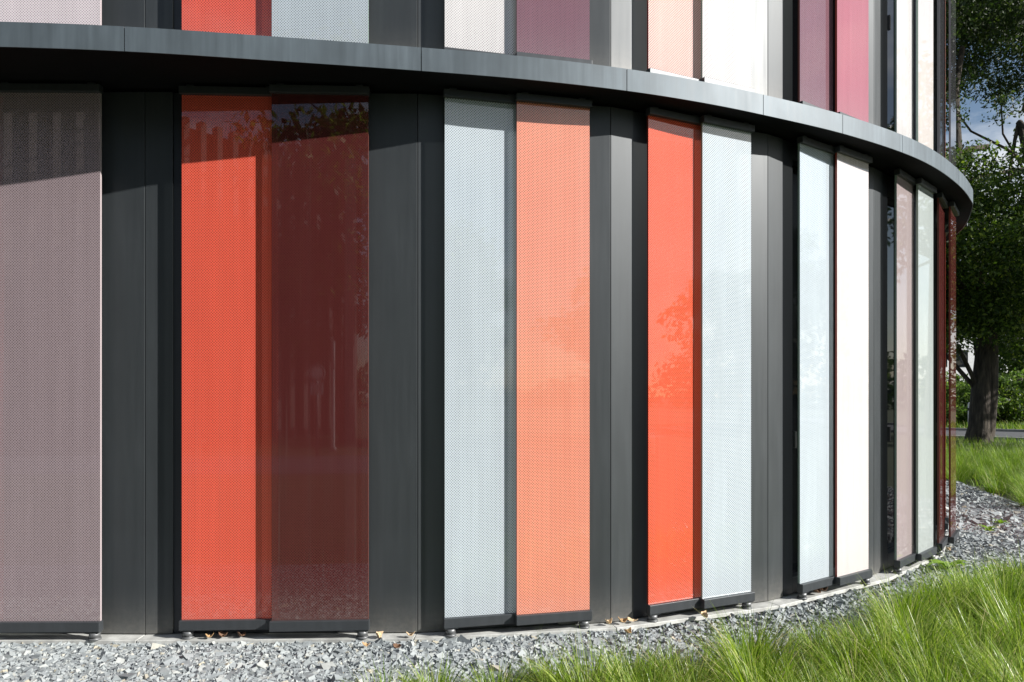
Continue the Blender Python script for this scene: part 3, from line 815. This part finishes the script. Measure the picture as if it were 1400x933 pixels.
# ------------------------------------------------------------------ what the glass mirrors: behind the camera
sheet('street', [(-40, -9.6), (-40, -5.4), (40, -5.4), (40, -9.6)], -0.005, M['asphalt'])
nb = tag(empty('ribbed_building', (-15.5, -7.6, 0), R(-46)), 'ribbed building across the street, mirrored in the bright red panel', 'building')
mb = MB(); mb.box(-16, 17, -9, 0, 0, 9.9); mb.build('wall', plain('ribbed_wall', (.04, .035, .03), .7), nb)
mb = MB()
for i in range(60): mb.box(-15.8+i*.55, -15.62+i*.55, .005, .32, .3, 10.1)
mb.build('fins', plain('fin_paint', (.13, .10, .09), .6), nb)
for i in range(3):
    mb = MB(); mb.box(-15.5, 16.5, .004, .03, 1+i*2.9, 2.9+i*2.9); mb.build('window', M['pane'], nb)
for (x, y, h, r, lab) in ((-3.4, -15.0, 13, 3.0, 'tree across the street mirrored in the dark maroon panel'),
                     (0.6, -17.5, 13, 3.2, 'tree across the street mirrored in the upper part of the maroon panel'),
                     (9.5, -19, 8.6, 2.2, 'young tree across the street mirrored in the pale grey panel'),
                     (16.5, -16, 6.8, 3.2, 'broad tree across the street mirrored in the salmon panel'),
                     (24.5, -13.5, 12.0, 3.6, 'broad tree across the street mirrored in the vermilion panel'),
                     (38, -9, 8.5, 4.5, 'wide tree by the street mirrored in the right hand panels'),
                     (38, 6, 11, 4.5, 'dense tree mirrored in the pinkish white panel')):
    tree('street_tree', (x, y, 0), lab, h, r, (2.2, h), 60, 120, .34, .22, 'leaf', 'trees across the street', 1.1)
sg = tag(empty('street_sign', (-3.38, -9.27, 0)), 'round sign and plate on a post, mirrored in the dark maroon panel', 'sign')
mb = MB(); mb.lathe((0, 0, 0), [(.03, 0), (.03, 2.25)], 10); mb.build('post', M['foot'], sg)
wm = plain('sign_white', (.8, .8, .8), .4); gm_ = plain('column_paint', (.28, .28, .28), .6); dm = plain('sign_dark', (.08, .08, .09), .5)
def disc(name, r0_, r1_, y0, y1, zc, mat):
    mb = MB(); K = 28
    o_ = [(r1_*math.cos(2*math.pi*i/K), r1_*math.sin(2*math.pi*i/K)) for i in range(K)]
    i_ = [(r0_*math.cos(2*math.pi*i/K), r0_*math.sin(2*math.pi*i/K)) for i in range(K)]
    for i in range(K):
        j = (i+1) % K
        for yy in (y0, y1): mb.poly([(o_[i][0], yy, zc+o_[i][1]), (o_[j][0], yy, zc+o_[j][1]), (i_[j][0], yy, zc+i_[j][1]), (i_[i][0], yy, zc+i_[i][1])])
        mb.poly([(o_[i][0], y0, zc+o_[i][1]), (o_[j][0], y0, zc+o_[j][1]), (o_[j][0], y1, zc+o_[j][1]), (o_[i][0], y1, zc+o_[i][1])])
    return mb.build(name, mat, sg)
disc('round_plate', .0001, .2, .035, .05, 2.02, wm); disc('ring', .15, .185, .0505, .054, 2.02, dm)
mb = MB(); mb.box(-.15, .15, .035, .05, 1.5, 1.78); mb.build('text_plate', wm, sg)
mb = MB()
for i in range(4): mb.box(-.12, .12, .0505, .053, 1.54+i*.06, 1.565+i*.06)
mb.build('lines', dm, sg)
for (x, y, h, lab) in ((-3.25, -11.0, 2.9, 'pale lamp column mirrored right of the sign in the maroon panel'), (-9.3, -8.8, 2.6, 'pale lamp column mirrored in the bright red panel')):
    lp = tag(empty('lamp_column', (x, y, 0)), lab, 'lamp')
    mb = MB(); mb.lathe((0, 0, 0), [(.09, 0), (.09, .1), (.05, .12), (.05, h*.75)], 12); mb.build('post', gm_, lp)
    mb = MB(); mb.lathe((0, 0, 0), [(.052, h*.75), (.055, h*.77), (.055, h), (.03, h+.03)], 12); mb.build('head', gm_, lp)

# ------------------------------------------------------------------ camera, sky, sun
cam = bpy.data.cameras.new('camera'); co = bpy.data.objects.new('camera', cam); link(co)
co.location = (0, 0, EYE); co.rotation_euler = (R(90), 0, 0)
cam.sensor_width = 36; cam.lens = 36*1000/1400; cam.shift_y = 75.5/1400
cam.clip_start = 0.05; cam.clip_end = 3000
scene.camera = co

PHI, EL = 20.0, 29.0           # sun: off to the right, a little in front of the facade
sun_dir = Vector((math.cos(R(PHI))*math.cos(R(EL)), -math.sin(R(PHI))*math.cos(R(EL)), math.sin(R(EL))))
sl = bpy.data.lights.new('sun', 'SUN'); sl.energy = 4.9; sl.angle = R(0.5); sl.color = (1, 0.965, 0.915)
so = bpy.data.objects.new('sun', sl); link(so); so.location = (20, -8, 20)
so.rotation_euler = sun_dir.to_track_quat('Z', 'Y').to_euler()

w = bpy.data.worlds.new('World'); scene.world = w; w.use_nodes = True
nt = w.node_tree; bg = nt.nodes['Background']
sky = N(nt, 'ShaderNodeTexSky'); sky.sky_type = 'NISHITA'; sky.sun_disc = False
sky.sun_elevation = R(EL); sky.sun_rotation = R(90+PHI); sky.altitude = 50; sky.air_density = 1; sky.dust_density = 0.8
tc = N(nt, 'ShaderNodeTexCoord'); mp = N(nt, 'ShaderNodeMapping'); mp.inputs['Scale'].default_value = (1, 1, 2.4); mp.inputs['Location'].default_value = (3.1, 1.7, 0.4)
nt.links.new(tc.outputs['Generated'], mp.inputs['Vector'])
cf = noise(nt, mp.outputs['Vector'], 2.6, 8, 0.6)
cm = ramp(nt, cf, [(0.47, (0, 0, 0)), (0.66, (1, 1, 1))])
cmx = N(nt, 'ShaderNodeMix', data_type='RGBA'); nt.links.new(cm, cmx.inputs[0])
nt.links.new(sky.outputs[0], cmx.inputs[6]); cmx.inputs[7].default_value = (9.5, 9.7, 10, 1)
nt.links.new(cmx.outputs[2], bg.inputs['Color']); bg.inputs['Strength'].default_value = 0.062

scene.view_settings.view_transform = 'Standard'; scene.view_settings.look = 'None'
scene.view_settings.exposure = 0.74; scene.view_settings.gamma = 1
scene.render.engine = 'CYCLES'
scene.cycles.max_bounces = 8; scene.cycles.transparent_max_bounces = 12
